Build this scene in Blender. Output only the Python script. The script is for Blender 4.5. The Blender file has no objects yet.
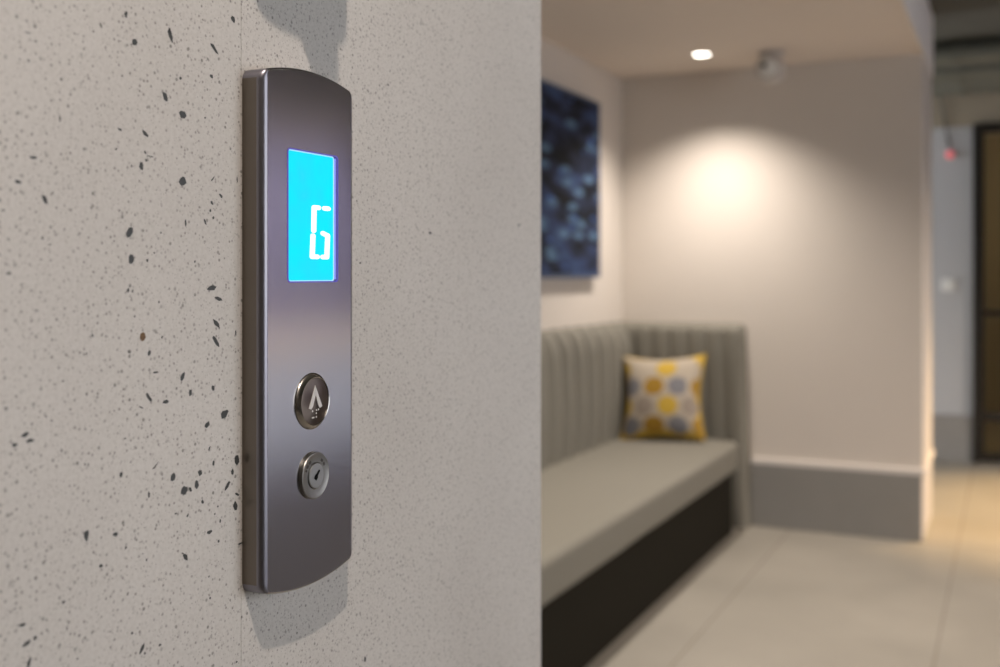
import bpy, bmesh, math, random
from mathutils import Vector, Matrix, noise

random.seed(11)
C = bpy.context.scene.collection
SC = bpy.context.scene

# ------------------------------------------------------------------ camera
# Room axes: +Y runs along the corridor, +X to the right, +Z up; metres.
cam = bpy.data.cameras.new('camera')
cam.sensor_width = 36.0
cam.lens = 38.88
cam.shift_y = -0.0585
cam.clip_start = 0.02
cam.dof.use_dof = True
cam.dof.focus_distance = 0.70
cam.dof.aperture_fstop = 5.4
co = bpy.data.objects.new('camera', cam)
co.location = (0, 0, 1.3)
co.rotation_euler = (math.pi / 2, 0, math.radians(25.364))
C.objects.link(co)
SC.camera = co

# ------------------------------------------------------------------ world and colour
SC.view_settings.view_transform = 'Standard'
SC.view_settings.look = 'None'
SC.view_settings.gamma = 1.0
SC.view_settings.use_curve_mapping = False
SC.view_settings.exposure = 0.0
SC.cycles.use_denoising = True
SC.cycles.max_bounces = 10
SC.cycles.diffuse_bounces = 6
SC.cycles.sample_clamp_indirect = 6.0
w = bpy.data.worlds.new('daylight')
SC.world = w
w.use_nodes = True
w.node_tree.nodes['Background'].inputs['Color'].default_value = (0.92, 0.955, 1.0, 1)
w.node_tree.nodes['Background'].inputs['Strength'].default_value = 3.9


def spot(name, loc, energy, col, angle, blend, size=0.03, target=None):
    l = bpy.data.lights.new(name, 'SPOT')
    l.energy = energy
    l.color = col
    l.spot_size = math.radians(angle)
    l.spot_blend = blend
    l.shadow_soft_size = size
    o = bpy.data.objects.new(name, l)
    o.location = loc
    if target:
        d = Vector(target) - Vector(loc)
        o.rotation_euler = d.to_track_quat('-Z', 'Y').to_euler()
    C.objects.link(o)
    return o


WARM = (1.0, 0.91, 0.83)
NEUT = (1.0, 0.86, 0.75)
AMBER = (1.0, 0.66, 0.30)
LAMPS = [  # place of each recessed downlight, watts, colour, cone, blend
    ((-1.37, 5.19, 2.38), 122, WARM, 122, 1.0),
    ((-1.37, 3.45, 2.38), 135, WARM, 112, 1.0),
    ((-1.37, 1.75, 2.38), 100, WARM, 112, 1.0),
    ((0.175, -0.04, 2.70), 90, NEUT, 160, 0.4),
    ((0.75, 3.10, 2.70), 45, WARM, 100, 0.8),
    ((0.50, 6.52, 2.70), 640, AMBER, 66, 0.7),
    ((2.15, 3.90, 2.70), 270, NEUT, 150, 0.6),  # added out of view to brighten the wall mirrored in the steel
    ((2.15, 5.60, 2.70), 370, NEUT, 150, 0.6),  # second added lamp for the wall mirrored in the steel
]
for i, (loc, e, c, a, b) in enumerate(LAMPS):
    spot('downlight_beam', (loc[0], loc[1], loc[2] - 0.012), e, c, a, b, 0.014)

CHIPS = [
    (0.4441, 1.4418, 2.3, 4.4, 0, 0), (0.4504, 1.4282, 3.8, 3.1, 0, 0), (0.4261, 1.4323, 1.8, 2.6, 20, 1), (0.4784, 1.4378, 3.1, 7.2, 15, 0), (0.5336, 1.4585, 3.6, 4.3, 15, 0), (0.5159, 1.4371, 4, 5.7, 38, 0),
    (0.5135, 1.4196, 3.4, 3, 10, 0), (0.4869, 1.4142, 2.1, 1.8, 0, 0), (0.4742, 1.4018, 4, 5, 10, 0), (0.4889, 1.3934, 5.7, 4.4, 0, 0), (0.3796, 1.4051, 1.8, 1.5, 0, 1), (0.379, 1.4188, 3.6, 0.7, 0, 1),
    (0.4412, 1.408, 1.5, 1.1, 0, 1), (0.3989, 1.379, 1.4, 3.3, 0, 1), (0.4399, 1.3787, 3.2, 1.5, -20, 0), (0.4587, 1.3788, 5.3, 2.5, -35, 0), (0.4368, 1.3679, 1.5, 1.2, 0, 0), (0.4153, 1.3657, 1.4, 1.1, 0, 1),
    (0.3826, 1.3579, 4.6, 1.3, 5, 0), (0.4587, 1.3682, 1.5, 2.1, 20, 0), (0.4625, 1.3664, 5.8, 0.7, -10, 0), (0.4592, 1.3639, 1.7, 1.7, 10, 0), (0.4556, 1.3605, 3.6, 4.5, 8, 0), (0.4886, 1.3548, 5.8, 5.1, 0, 0),
    (0.3734, 1.3451, 4.4, 1.7, -5, 0), (0.3895, 1.3377, 2.9, 4.4, 20, 0), (0.365, 1.331, 2, 1.2, -10, 1), (0.5147, 1.358, 1.4, 3.4, -35, 0), (0.5222, 1.3483, 2.4, 2.7, 30, 0), (0.5141, 1.3433, 2, 2.3, 20, 0),
    (0.5126, 1.3388, 1.6, 1.9, 0, 0), (0.5374, 1.3592, 1.2, 3.9, 0, 0), (0.5079, 1.394, 1.6, 1.1, 0, 0), (0.4782, 1.4141, 1.2, 0.8, 0, 1), (0.4674, 1.348, 1, 0.7, 0, 1), (0.3838, 1.4155, 1.8, 1, 0, 1),
    (0.3745, 1.4049, 1.1, 0.7, 0, 1), (0.4482, 1.3597, 1.2, 1.6, 0, 0), (0.5152, 1.3345, 1.7, 1.9, 0, 0), (0.4782, 1.4402, 1.2, 2.5, 0, 0), (0.3784, 1.4243, 1.8, 0.8, 0, 1), (0.4146, 1.4375, 1, 1.3, 0, 1),
    (0.4469, 1.3234, 4.5, 5.8, -12, 0), (0.4481, 1.3088, 4.7, 5.5, 0, 0), (0.4457, 1.2918, 1.9, 2.7, 0, 0), (0.4489, 1.2914, 1.4, 1.7, -20, 0), (0.4601, 1.3082, 1.5, 1.8, 0, 0), (0.4656, 1.3124, 1.5, 1.4, 0, 0),
    (0.4708, 1.324, 1.5, 1.1, 0, 0), (0.4911, 1.3302, 1.6, 4, 0, 0), (0.5079, 1.3319, 1.6, 3.4, 20, 0), (0.5135, 1.292, 7.9, 3, 10, 0), (0.52, 1.2856, 6.9, 2.3, -25, 0), (0.518, 1.2706, 4.3, 5.3, 35, 0),
    (0.5177, 1.2595, 3.4, 6.8, 28, 0), (0.4204, 1.2683, 1.7, 1.9, 10, 0), (0.4564, 1.266, 4.3, 4.5, 0, 2), (0.4465, 1.2581, 2.9, 2.4, -20, 1), (0.4617, 1.2564, 2.4, 3.2, 0, 0), (0.4666, 1.2452, 4, 1.1, 0, 0),
    (0.4716, 1.2647, 1.5, 1.8, 0, 0), (0.4885, 1.2409, 2.9, 5.1, -10, 0), (0.4952, 1.2309, 2.7, 4.8, 0, 0), (0.515, 1.2322, 2.8, 3.8, 8, 0), (0.4612, 1.2317, 2.9, 5.2, 30, 0), (0.4745, 1.2277, 4.5, 2.2, 0, 0),
    (0.4556, 1.2266, 4.3, 1, -40, 0), (0.5256, 1.215, 5.8, 5.4, -15, 0), (0.51, 1.2105, 3.9, 4.2, -20, 0), (0.388, 1.3183, 1.6, 1.7, 0, 1), (0.3925, 1.3153, 1.6, 1, 0, 1), (0.3777, 1.222, 4.5, 2.2, 30, 0),
    (0.3806, 1.2193, 3.3, 0.9, 0, 1), (0.3665, 1.2363, 3.1, 0.8, -5, 1), (0.401, 1.2462, 1.6, 1.1, 0, 1), (0.4164, 1.238, 1.4, 1.6, 0, 1), (0.3843, 1.2825, 2.1, 1, 0, 1), (0.3679, 1.3008, 2.6, 1.5, 20, 1),
    (0.5361, 1.2639, 1.2, 3.1, 0, 0), (0.499, 1.3079, 1.7, 1.5, 0, 0), (0.4506, 1.2772, 1.5, 1.3, 0, 1), (0.4692, 1.2848, 1.2, 1.6, 0, 0), (0.3901, 1.2294, 1.9, 0.8, -40, 1), (0.3937, 1.2268, 1.6, 0.8, 0, 1),
    (0.4355, 1.3182, 1.1, 1, 0, 1), (0.4164, 1.259, 1, 1, 0, 0), (0.4561, 1.217, 0.8, 1.1, 0, 1), (0.4433, 1.2111, 1.8, 1, 0, 0), (0.3713, 1.2179, 3.7, 2, -8, 0), (0.3806, 1.2186, 5, 1.4, 0, 0),
    (0.4001, 1.2109, 1.6, 1.8, 0, 1), (0.4405, 1.1919, 2.3, 3.1, -10, 0), (0.4808, 1.1839, 3.7, 4.9, -5, 0), (0.5036, 1.1825, 3.7, 3.8, 10, 0), (0.5007, 1.1759, 3.4, 4.9, 8, 0), (0.4897, 1.1744, 4.9, 4.9, 0, 0),
    (0.4951, 1.174, 2.8, 3.1, 15, 0), (0.5373, 1.1852, 4.1, 6, 0, 0), (0.5331, 1.1781, 2.4, 4, 0, 0), (0.528, 1.1703, 3, 4.8, -30, 0), (0.5357, 1.1565, 4, 5.6, 0, 0), (0.5376, 1.1633, 2.5, 2.4, 40, 0),
    (0.5115, 1.1955, 1.4, 2.7, -20, 0), (0.5154, 1.1864, 1.7, 3.5, 0, 0), (0.4667, 1.1927, 1.3, 4, -45, 0), (0.4614, 1.177, 1.5, 3.7, 0, 0), (0.5058, 1.1647, 2.3, 2.7, 20, 0), (0.5167, 1.1554, 1.4, 1.2, 0, 0),
    (0.5194, 1.1594, 1.5, 1, 0, 0), (0.5216, 1.1501, 1.5, 2.4, 0, 0), (0.5118, 1.1454, 5.2, 2.1, 0, 0), (0.5201, 1.1382, 1.8, 1.6, 0, 0), (0.5403, 1.1322, 3.8, 1.4, 0, 0), (0.4162, 1.164, 3.9, 5.8, 0, 0),
    (0.4363, 1.1605, 3.3, 2.4, 0, 0), (0.4439, 1.1516, 1.4, 1.4, 0, 0), (0.4911, 1.1351, 3.6, 4.4, 15, 0), (0.4262, 1.146, 2.5, 2.1, 0, 0), (0.4012, 1.1337, 2.4, 1.2, 10, 0), (0.3714, 1.1384, 2.1, 0.8, 15, 1),
    (0.3759, 1.1295, 5, 1.6, -8, 0), (0.3836, 1.1208, 2.3, 2.1, 0, 0), (0.3781, 1.1194, 5.7, 1.9, 28, 0), (0.3798, 1.1095, 2.5, 4.8, -20, 0), (0.4034, 1.1197, 1, 3.2, 0, 1), (0.4114, 1.1134, 2.8, 0.7, 0, 1),
    (0.4103, 1.102, 1.5, 1.6, 0, 1), (0.4487, 1.1037, 2, 1.4, 0, 0), (0.4561, 1.0928, 2.5, 5, -25, 0), (0.4699, 1.0905, 2.6, 1.3, 0, 0), (0.537, 1.0592, 1.8, 1.6, 0, 0), (0.5112, 1.1189, 1.4, 1.2, 0, 0),
    (0.3761, 1.1737, 1.2, 1, 0, 1), (0.3826, 1.1725, 1.2, 1, 0, 1), (0.4085, 1.1507, 1.4, 1.1, 0, 1), (0.4829, 1.1624, 2.1, 1, 0, 0), (0.4928, 1.1593, 1.4, 2.1, -20, 0), (0.4153, 1.2014, 1.1, 1.4, 0, 0),
    (0.4175, 1.201, 1.1, 1.4, 0, 0), (0.5124, 1.1057, 1.4, 1.6, 0, 0), (0.4454, 1.126, 1.2, 2.3, -15, 1), (0.4583, 1.0895, 1.5, 1.4, 0, 0), (0.4329, 1.1092, 0.9, 1.1, 0, 1), (0.4014, 1.1648, 1, 1, 0, 1),
    (0.4885, 1.1381, 2.2, 0.8, -30, 0), (0.4595, 1.1412, 1, 1.8, 0, 0), (0.4567, 1.1452, 1.5, 0.5, 0, 0), (0.6846, 1.0136, 2.7, 3.8, 0, 0), (0.6779, 1.3089, 2.7, 1.5, 0, 0), (0.7175, 1.4469, 3, 1.5, 0, 0),
    (0.9631, 1.3489, 7.2, 2.2, 0, 0), (0.7843, 1.3348, 5.1, 2.2, 0, 0),
]


# ------------------------------------------------------------------ materials
def mat(name):
    m = bpy.data.materials.new(name)
    m.use_nodes = True
    nt = m.node_tree
    return m, nt, nt.nodes['Principled BSDF']


def N(nt, t, **kw):
    n = nt.nodes.new(t)
    for k, v in kw.items():
        if k in n.inputs:
            n.inputs[k].default_value = v
        else:
            setattr(n, k, v)
    return n


def L(nt, a, b):
    nt.links.new(a, b)


def plain(name, col, rough=0.6, metal=0.0, var=0.06, scale=40, bump=0.0, spec=0.5):
    """flat colour broken up a little by a noise, with an optional fine bump"""
    m, nt, p = mat(name)
    tc = N(nt, 'ShaderNodeTexCoord')
    nz = N(nt, 'ShaderNodeTexNoise', Scale=scale, Detail=4.0)
    L(nt, tc.outputs['Object'], nz.inputs['Vector'])
    mx = N(nt, 'ShaderNodeMix', data_type='RGBA')
    mx.inputs[6].default_value = tuple(c * (1 - var) for c in col) + (1,)
    mx.inputs[7].default_value = tuple(min(1, c * (1 + var)) for c in col) + (1,)
    L(nt, nz.outputs['Fac'], mx.inputs[0])
    L(nt, mx.outputs[2], p.inputs['Base Color'])
    p.inputs['Roughness'].default_value = rough
    p.inputs['Metallic'].default_value = metal
    p.inputs['Specular IOR Level'].default_value = spec
    if bump:
        b = N(nt, 'ShaderNodeBump', Strength=bump, Distance=0.002)
        L(nt, nz.outputs['Fac'], b.inputs['Height'])
        L(nt, b.outputs['Normal'], p.inputs['Normal'])
    return m


def emit(name, col, strength):
    m, nt, p = mat(name)
    p.inputs['Base Color'].default_value = (col[0] * .3, col[1] * .3, col[2] * .3, 1)
    p.inputs['Emission Color'].default_value = tuple(col) + (1,)
    p.inputs['Emission Strength'].default_value = strength
    p.inputs['Roughness'].default_value = 0.3
    return m


def ramp(nt, fac, stops):
    r = N(nt, 'ShaderNodeValToRGB')
    el = r.color_ramp.elements
    while len(el) < len(stops):
        el.new(0.5)
    for e, (pos, c) in zip(el, stops):
        e.position = pos
        e.color = tuple(c) + (1,)
    L(nt, fac, r.inputs['Fac'])
    return r


def concrete():
    m, nt, p = mat('polished concrete')
    tc = N(nt, 'ShaderNodeTexCoord')
    co_ = tc.outputs['Object']
    big = N(nt, 'ShaderNodeTexNoise', Scale=4.0, Detail=3.0)
    L(nt, co_, big.inputs['Vector'])
    base = ramp(nt, big.outputs['Fac'], [(0.3, (0.53, 0.502, 0.467)), (0.7, (0.60, 0.573, 0.538))])
    grain = N(nt, 'ShaderNodeTexNoise', Scale=420.0, Detail=3.0)
    L(nt, co_, grain.inputs['Vector'])
    gr = ramp(nt, grain.outputs['Fac'], [(0.36, (0.94, 0.935, 0.93)), (0.60, (1.02, 1.02, 1.02))])
    mul = N(nt, 'ShaderNodeMix', data_type='RGBA', blend_type='MULTIPLY')
    mul.inputs[0].default_value = 1.0
    L(nt, base.outputs['Color'], mul.inputs[6])
    L(nt, gr.outputs['Color'], mul.inputs[7])
    last = mul.outputs[2]
    # aggregate specks at three sizes; the share that shows rises past the joint (Y = 0.541)
    sep = N(nt, 'ShaderNodeSeparateXYZ')
    L(nt, co_, sep.inputs[0])
    past = N(nt, 'ShaderNodeMath', operation='GREATER_THAN')
    past.inputs[1].default_value = 0.541
    L(nt, sep.outputs['Y'], past.inputs[0])
    for sc_, rad, keep_l, keep_r, dark in ((330., .32, .26, .75, (.27, .25, .23)), (190., .23, .17, .44, (.22, .21, .19)),
                                           (640., .36, .28, .85, (.31, .285, .26))):
        v = N(nt, 'ShaderNodeTexVoronoi', Scale=sc_, Randomness=1.0)
        L(nt, co_, v.inputs['Vector'])
        lt = N(nt, 'ShaderNodeMapRange')
        lt.inputs['From Min'].default_value = rad
        lt.inputs['From Max'].default_value = rad * 0.7
        L(nt, v.outputs['Distance'], lt.inputs['Value'])
        sc2 = N(nt, 'ShaderNodeSeparateColor')
        L(nt, v.outputs['Color'], sc2.inputs[0])
        keep = N(nt, 'ShaderNodeMapRange')
        keep.inputs['To Min'].default_value = keep_l
        keep.inputs['To Max'].default_value = keep_r
        L(nt, past.outputs[0], keep.inputs['Value'])
        ch = N(nt, 'ShaderNodeMath', operation='LESS_THAN')
        L(nt, sc2.outputs[0], ch.inputs[0])
        L(nt, keep.outputs[0], ch.inputs[1])
        f = N(nt, 'ShaderNodeMath', operation='MULTIPLY')
        L(nt, lt.outputs[0], f.inputs[0])
        L(nt, ch.outputs[0], f.inputs[1])
        f2 = N(nt, 'ShaderNodeMath', operation='MULTIPLY')
        L(nt, f.outputs[0], f2.inputs[0])
        L(nt, sc2.outputs[1], f2.inputs[1])
        mx = N(nt, 'ShaderNodeMix', data_type='RGBA')
        mx.inputs[7].default_value = dark + (1,)
        L(nt, f2.outputs[0], mx.inputs[0])
        L(nt, last, mx.inputs[6])
        last = mx.outputs[2]
    L(nt, last, p.inputs['Base Color'])
    p.inputs['Roughness'].default_value = 0.55
    b = N(nt, 'ShaderNodeBump', Strength=0.12, Distance=0.0006)
    L(nt, grain.outputs['Fac'], b.inputs['Height'])
    L(nt, b.outputs['Normal'], p.inputs['Normal'])
    return m


def brushed(name, col, rough=0.3, along='Z', strength=0.08):
    m, nt, p = mat(name)
    tc = N(nt, 'ShaderNodeTexCoord')
    mp = N(nt, 'ShaderNodeMapping')
    mp.inputs['Scale'].default_value = {'Z': (1400, 1400, 12), 'Y': (1400, 12, 1400), 'R': (300, 300, 300)}[along]
    L(nt, tc.outputs['Object'], mp.inputs['Vector'])
    nz = N(nt, 'ShaderNodeTexNoise', Scale=1.0, Detail=3.0)
    L(nt, mp.outputs[0], nz.inputs['Vector'])
    r = N(nt, 'ShaderNodeMapRange')
    r.inputs['To Min'].default_value = rough - 0.03
    r.inputs['To Max'].default_value = rough + 0.03
    L(nt, nz.outputs['Fac'], r.inputs['Value'])
    L(nt, r.outputs[0], p.inputs['Roughness'])
    mx = N(nt, 'ShaderNodeMix', data_type='RGBA')
    mx.inputs[6].default_value = tuple(c * 0.97 for c in col) + (1,)
    mx.inputs[7].default_value = tuple(min(1, c * 1.03) for c in col) + (1,)
    L(nt, nz.outputs['Fac'], mx.inputs[0])
    L(nt, mx.outputs[2], p.inputs['Base Color'])
    p.inputs['Metallic'].default_value = 1.0
    if along == 'R':                              # turned on a lathe: grooves run round the X axis
        p.inputs['Anisotropic'].default_value = 0.75
        tg = N(nt, 'ShaderNodeTangent', direction_type='RADIAL', axis='X')
        L(nt, tg.outputs[0], p.inputs['Tangent'])
    b = N(nt, 'ShaderNodeBump', Strength=strength, Distance=0.0002)
    L(nt, nz.outputs['Fac'], b.inputs['Height'])
    L(nt, b.outputs['Normal'], p.inputs['Normal'])
    return m


def floor_mat():
    m, nt, p = mat('concrete floor slabs')
    tc = N(nt, 'ShaderNodeTexCoord')
    a = N(nt, 'ShaderNodeTexNoise', Scale=1.6, Detail=6.0, Roughness=0.6)
    L(nt, tc.outputs['Object'], a.inputs['Vector'])
    r = ramp(nt, a.outputs['Fac'], [(0.3, (0.215, 0.198, 0.166)), (0.7, (0.275, 0.252, 0.212))])
    L(nt, r.outputs['Color'], p.inputs['Base Color'])
    p.inputs['Roughness'].default_value = 0.48
    p.inputs['Specular IOR Level'].default_value = 0.4
    return m


def painting_mat():
    m, nt, p = mat('dark blue abstract paint')
    tc = N(nt, 'ShaderNodeTexCoord')
    mp = N(nt, 'ShaderNodeMapping')
    mp.inputs['Scale'].default_value = (1, 0.62, 2.0)
    mp.inputs['Rotation'].default_value = (0.25, 0, 0)
    L(nt, tc.outputs['Object'], mp.inputs['Vector'])
    base = N(nt, 'ShaderNodeTexNoise', Scale=6.0, Detail=5.0)
    L(nt, mp.outputs[0], base.inputs['Vector'])
    b = ramp(nt, base.outputs['Fac'], [(0.40, (0.004, 0.005, 0.008)), (0.52, (0.016, 0.022, 0.045)),
                                       (0.62, (0.03, 0.05, 0.12)), (0.74, (0.05, 0.085, 0.15))])
    last = b.outputs['Color']
    for sc_, rad, keep, col in ((8.0, .34, .42, (0.085, 0.15, 0.24)), (9.5, .26, .22, (0.06, 0.13, 0.36)),
                                (11.0, .22, .14, (0.28, 0.38, 0.48)), (6.0, .16, .06, (0.5, 0.47, 0.42))):
        v = N(nt, 'ShaderNodeTexVoronoi', Scale=sc_)
        L(nt, mp.outputs[0], v.inputs['Vector'])
        lt = N(nt, 'ShaderNodeMapRange')
        lt.inputs['From Min'].default_value = rad * 1.3
        lt.inputs['From Max'].default_value = rad * 0.5
        L(nt, v.outputs['Distance'], lt.inputs['Value'])
        s2 = N(nt, 'ShaderNodeSeparateColor')
        L(nt, v.outputs['Color'], s2.inputs[0])
        ch = N(nt, 'ShaderNodeMath', operation='LESS_THAN')
        ch.inputs[1].default_value = keep
        L(nt, s2.outputs[0], ch.inputs[0])
        f = N(nt, 'ShaderNodeMath', operation='MULTIPLY')
        L(nt, lt.outputs[0], f.inputs[0])
        L(nt, ch.outputs[0], f.inputs[1])
        mx = N(nt, 'ShaderNodeMix', data_type='RGBA')
        mx.inputs[7].default_value = col + (1,)
        L(nt, f.outputs[0], mx.inputs[0])
        L(nt, last, mx.inputs[6])
        last = mx.outputs[2]
    L(nt, last, p.inputs['Base Color'])
    p.inputs['Roughness'].default_value = 0.8
    p.inputs['Specular IOR Level'].default_value = 0.15
    return m


M = dict(
    concrete=concrete(),
    chip=plain('dark basalt aggregate', (0.045, 0.047, 0.045), 0.5, var=0.3, scale=900),
    chip_soft=plain('grey aggregate', (0.17, 0.165, 0.15), 0.6, var=0.3, scale=900),
    chip_brown=plain('brown aggregate', (0.14, 0.075, 0.025), 0.5, var=0.6, scale=700),
    steel=brushed('brushed stainless steel', (0.43, 0.415, 0.42), 0.17, 'Z', 0.0),
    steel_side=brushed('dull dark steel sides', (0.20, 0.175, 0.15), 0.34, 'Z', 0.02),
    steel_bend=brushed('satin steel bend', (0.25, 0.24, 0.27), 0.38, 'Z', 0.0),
    steel_bright=brushed('polished steel', (0.46, 0.44, 0.41), 0.20, 'R', 0.02),
    steel_key=brushed('satin lock steel', (0.24, 0.235, 0.22), 0.38, 'Z', 0.0),
    barrel=brushed('pale lock barrel steel', (0.33, 0.33, 0.32), 0.42, 'Z', 0.0),
    button_face=brushed('dark bronze button', (0.13, 0.105, 0.09), 0.34, 'R', 0.05),
    black=plain('black', (0.004, 0.004, 0.004), 0.9, spec=0.1),
    symbol=plain('etched silver symbol', (0.62, 0.60, 0.58), 0.5),
    cyan=None,
    digit=emit('white digit segments', (0.95, 1.0, 1.0), 1.25),
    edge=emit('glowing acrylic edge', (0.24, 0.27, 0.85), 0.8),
    halo=emit('violet display bloom', (0.10, 0.075, 0.45), 0.8),
    rim=emit('bright acrylic rim', (0.42, 0.68, 1.0), 1.0),
    wall=plain('warm white paint', (0.575, 0.52, 0.46), 0.8, var=0.02, scale=6),
    wall_cool=plain('grey white paint', (0.39, 0.39, 0.395), 0.8, var=0.02, scale=6),
    ceiling=plain('matt ceiling paint', (0.72, 0.64, 0.56), 0.9, var=0.02, scale=5),
    fascia=plain('pale fascia paint', (0.74, 0.70, 0.66), 0.85, var=0.02, scale=5),
    slate=plain('slate blue paint', (0.16, 0.165, 0.29), 0.8, var=0.03),
    reflected_band=plain('pale blue panelling', (0.60, 0.71, 0.92), 0.7, var=0.03),
    engraving=plain('dark engraved filler', (0.05, 0.045, 0.04), 0.8),
    reflected_strip=plain('white wall rail', (0.85, 0.80, 0.74), 0.5, var=0.02),
    putty=plain('putty paint', (0.33, 0.305, 0.28), 0.8, var=0.03),
    mat=plain('dark reflected floor', (0.035, 0.035, 0.04), 0.95, var=0.3, scale=300),
    brown=plain('taupe bulkhead paint', (0.27, 0.23, 0.17), 0.8, var=0.04, scale=5),
    dark_ceiling=plain('dark soffit paint', (0.09, 0.088, 0.07), 0.9, var=0.2, scale=6),
    duct=plain('dull galvanised duct', (0.16, 0.165, 0.14), 0.5, 0.4, var=0.2, scale=8),
    skirting=plain('grey skirting paint', (0.225, 0.215, 0.20), 0.55, var=0.05, scale=12),
    white_trim=plain('white trim paint', (0.66, 0.61, 0.56), 0.5, var=0.02),
    floor=floor_mat(),
    joint=plain('dark floor joint', (0.17, 0.15, 0.12), 0.8, var=0.1),
    fabric=plain('taupe grey upholstery', (0.18, 0.168, 0.138), 0.85, var=0.12, scale=260, bump=0.25, spec=0.25),
    shade_block=plain('dark plinth', (0.014, 0.012, 0.008), 0.95, spec=0.1),
    painting=painting_mat(),
    canvas_edge=plain('blue canvas edge', (0.035, 0.06, 0.12), 0.6, var=0.4, scale=9),
    cream=plain('cream pillow cloth', (0.37, 0.315, 0.245), 0.9, var=0.1, scale=200),
    mustard=plain('mustard pillow print', (0.29, 0.16, 0.012), 0.9, var=0.1, scale=200),
    yellow=plain('yellow pillow print', (0.46, 0.30, 0.035), 0.9, var=0.1, scale=200),
    grey=plain('grey pillow print', (0.17, 0.165, 0.175), 0.9, var=0.1, scale=200),
    beige=plain('beige pillow print', (0.25, 0.205, 0.165), 0.9, var=0.1, scale=200),
    lamp=emit('lit lamp lens', (1.0, 0.93, 0.82), 9.0),
    white_plastic=plain('white plastic', (0.50, 0.46, 0.42), 0.4, var=0.02),
    grey_plastic=plain('grey plastic', (0.30, 0.30, 0.30), 0.4, var=0.02),
    red=emit('lit red beacon', (1.0, 0.18, 0.20), 0.6),
    switch=plain('pale switch plastic', (0.66, 0.66, 0.63), 0.35, var=0.02),
    cable=plain('dark cable sheath', (0.07, 0.062, 0.05), 0.6),
    bronze=plain('dark bronze door frame', (0.018, 0.015, 0.012), 0.4, 0.2, var=0.1),
    amber_wall=plain('ochre room paint', (0.36, 0.31, 0.22), 0.8, var=0.1, scale=3),
    glass=None,
)
m, nt, p = mat('door glass')
p.inputs['Base Color'].default_value = (0.84, 0.78, 0.64, 1)
p.inputs['Transmission Weight'].default_value = 1.0
p.inputs['Roughness'].default_value = 0.02
p.inputs['IOR'].default_value = 1.1
M['glass'] = m
# the lit display: cyan with a soft uneven backlight
m, nt, p = mat('cyan backlit display')
tc = N(nt, 'ShaderNodeTexCoord')
nz = N(nt, 'ShaderNodeTexNoise', Scale=28.0, Detail=2.0)
L(nt, tc.outputs['Object'], nz.inputs['Vector'])
r = ramp(nt, nz.outputs['Fac'], [(0.40, (0.0, 0.86, 1.0)), (0.62, (0.015, 0.76, 1.0)), (0.8, (0.09, 0.78, 1.0))])
L(nt, r.outputs['Color'], p.inputs['Emission Color'])
p.inputs['Emission Strength'].default_value = 1.0
p.inputs['Base Color'].default_value = (0.0, 0.01, 0.012, 1)
p.inputs['Roughness'].default_value = 0.4
p.inputs['Specular IOR Level'].default_value = 0.1
M['cyan'] = m


# ------------------------------------------------------------------ building helpers
def put(name, bm, mats, parent=None, origin=(0, 0, 0), smooth=None):
    """one mesh object; the vertices are given in room coordinates"""
    me = bpy.data.meshes.new(name)
    bmesh.ops.recalc_face_normals(bm, faces=bm.faces[:])
    base = parent_world(parent) if parent is not None else Vector(origin)
    for v in bm.verts:
        v.co -= base
    bm.to_mesh(me)
    bm.free()
    for mm in (mats if isinstance(mats, (list, tuple)) else [mats]):
        me.materials.append(mm)
    o = bpy.data.objects.new(name, me)
    C.objects.link(o)
    if parent is not None:
        o.parent = parent
    else:
        o.location = base
    if smooth is not None:
        for f in me.polygons:
            f.use_smooth = True
        me.set_sharp_from_angle(angle=math.radians(smooth))
    return o


def parent_world(o):
    v = Vector(o.location)
    while o.parent:
        o = o.parent
        v = v + Vector(o.location)
    return v


def thing(name, label, cat, loc, group=None):
    o = bpy.data.objects.new(name, None)
    o.empty_display_size = 0.05
    o.location = loc
    C.objects.link(o)
    o['label'] = label
    o['category'] = cat
    if group:
        o['group'] = group
    return o


def tag(o, label, cat, group=None):
    o['label'] = label
    o['category'] = cat
    if group:
        o['group'] = group
    return o


def struct(o):
    o['kind'] = 'structure'
    return o


def box(bm, x0, x1, y0, y1, z0, z1, mi=0, bevel=0.0, seg=2):
    r = bmesh.ops.create_cube(bm, size=1.0)
    vs = r['verts']
    for v in vs:
        v.co = Vector(((x0 + x1) / 2 + v.co.x * (x1 - x0), (y0 + y1) / 2 + v.co.y * (y1 - y0),
                       (z0 + z1) / 2 + v.co.z * (z1 - z0)))
    fs = list({f for v in vs for f in v.link_faces})
    if bevel:
        es = list({e for f in fs for e in f.edges})
        rb = bmesh.ops.bevel(bm, geom=es, offset=bevel, segments=seg, profile=0.5, affect='EDGES')
        fs = list({f for f in rb['faces']} | {f for f in fs if f.is_valid})
        vset = {v for f in fs for v in f.verts}
        fs = list({f for v in vset for f in v.link_faces})
    for f in fs:
        f.material_index = mi
    return fs


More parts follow.
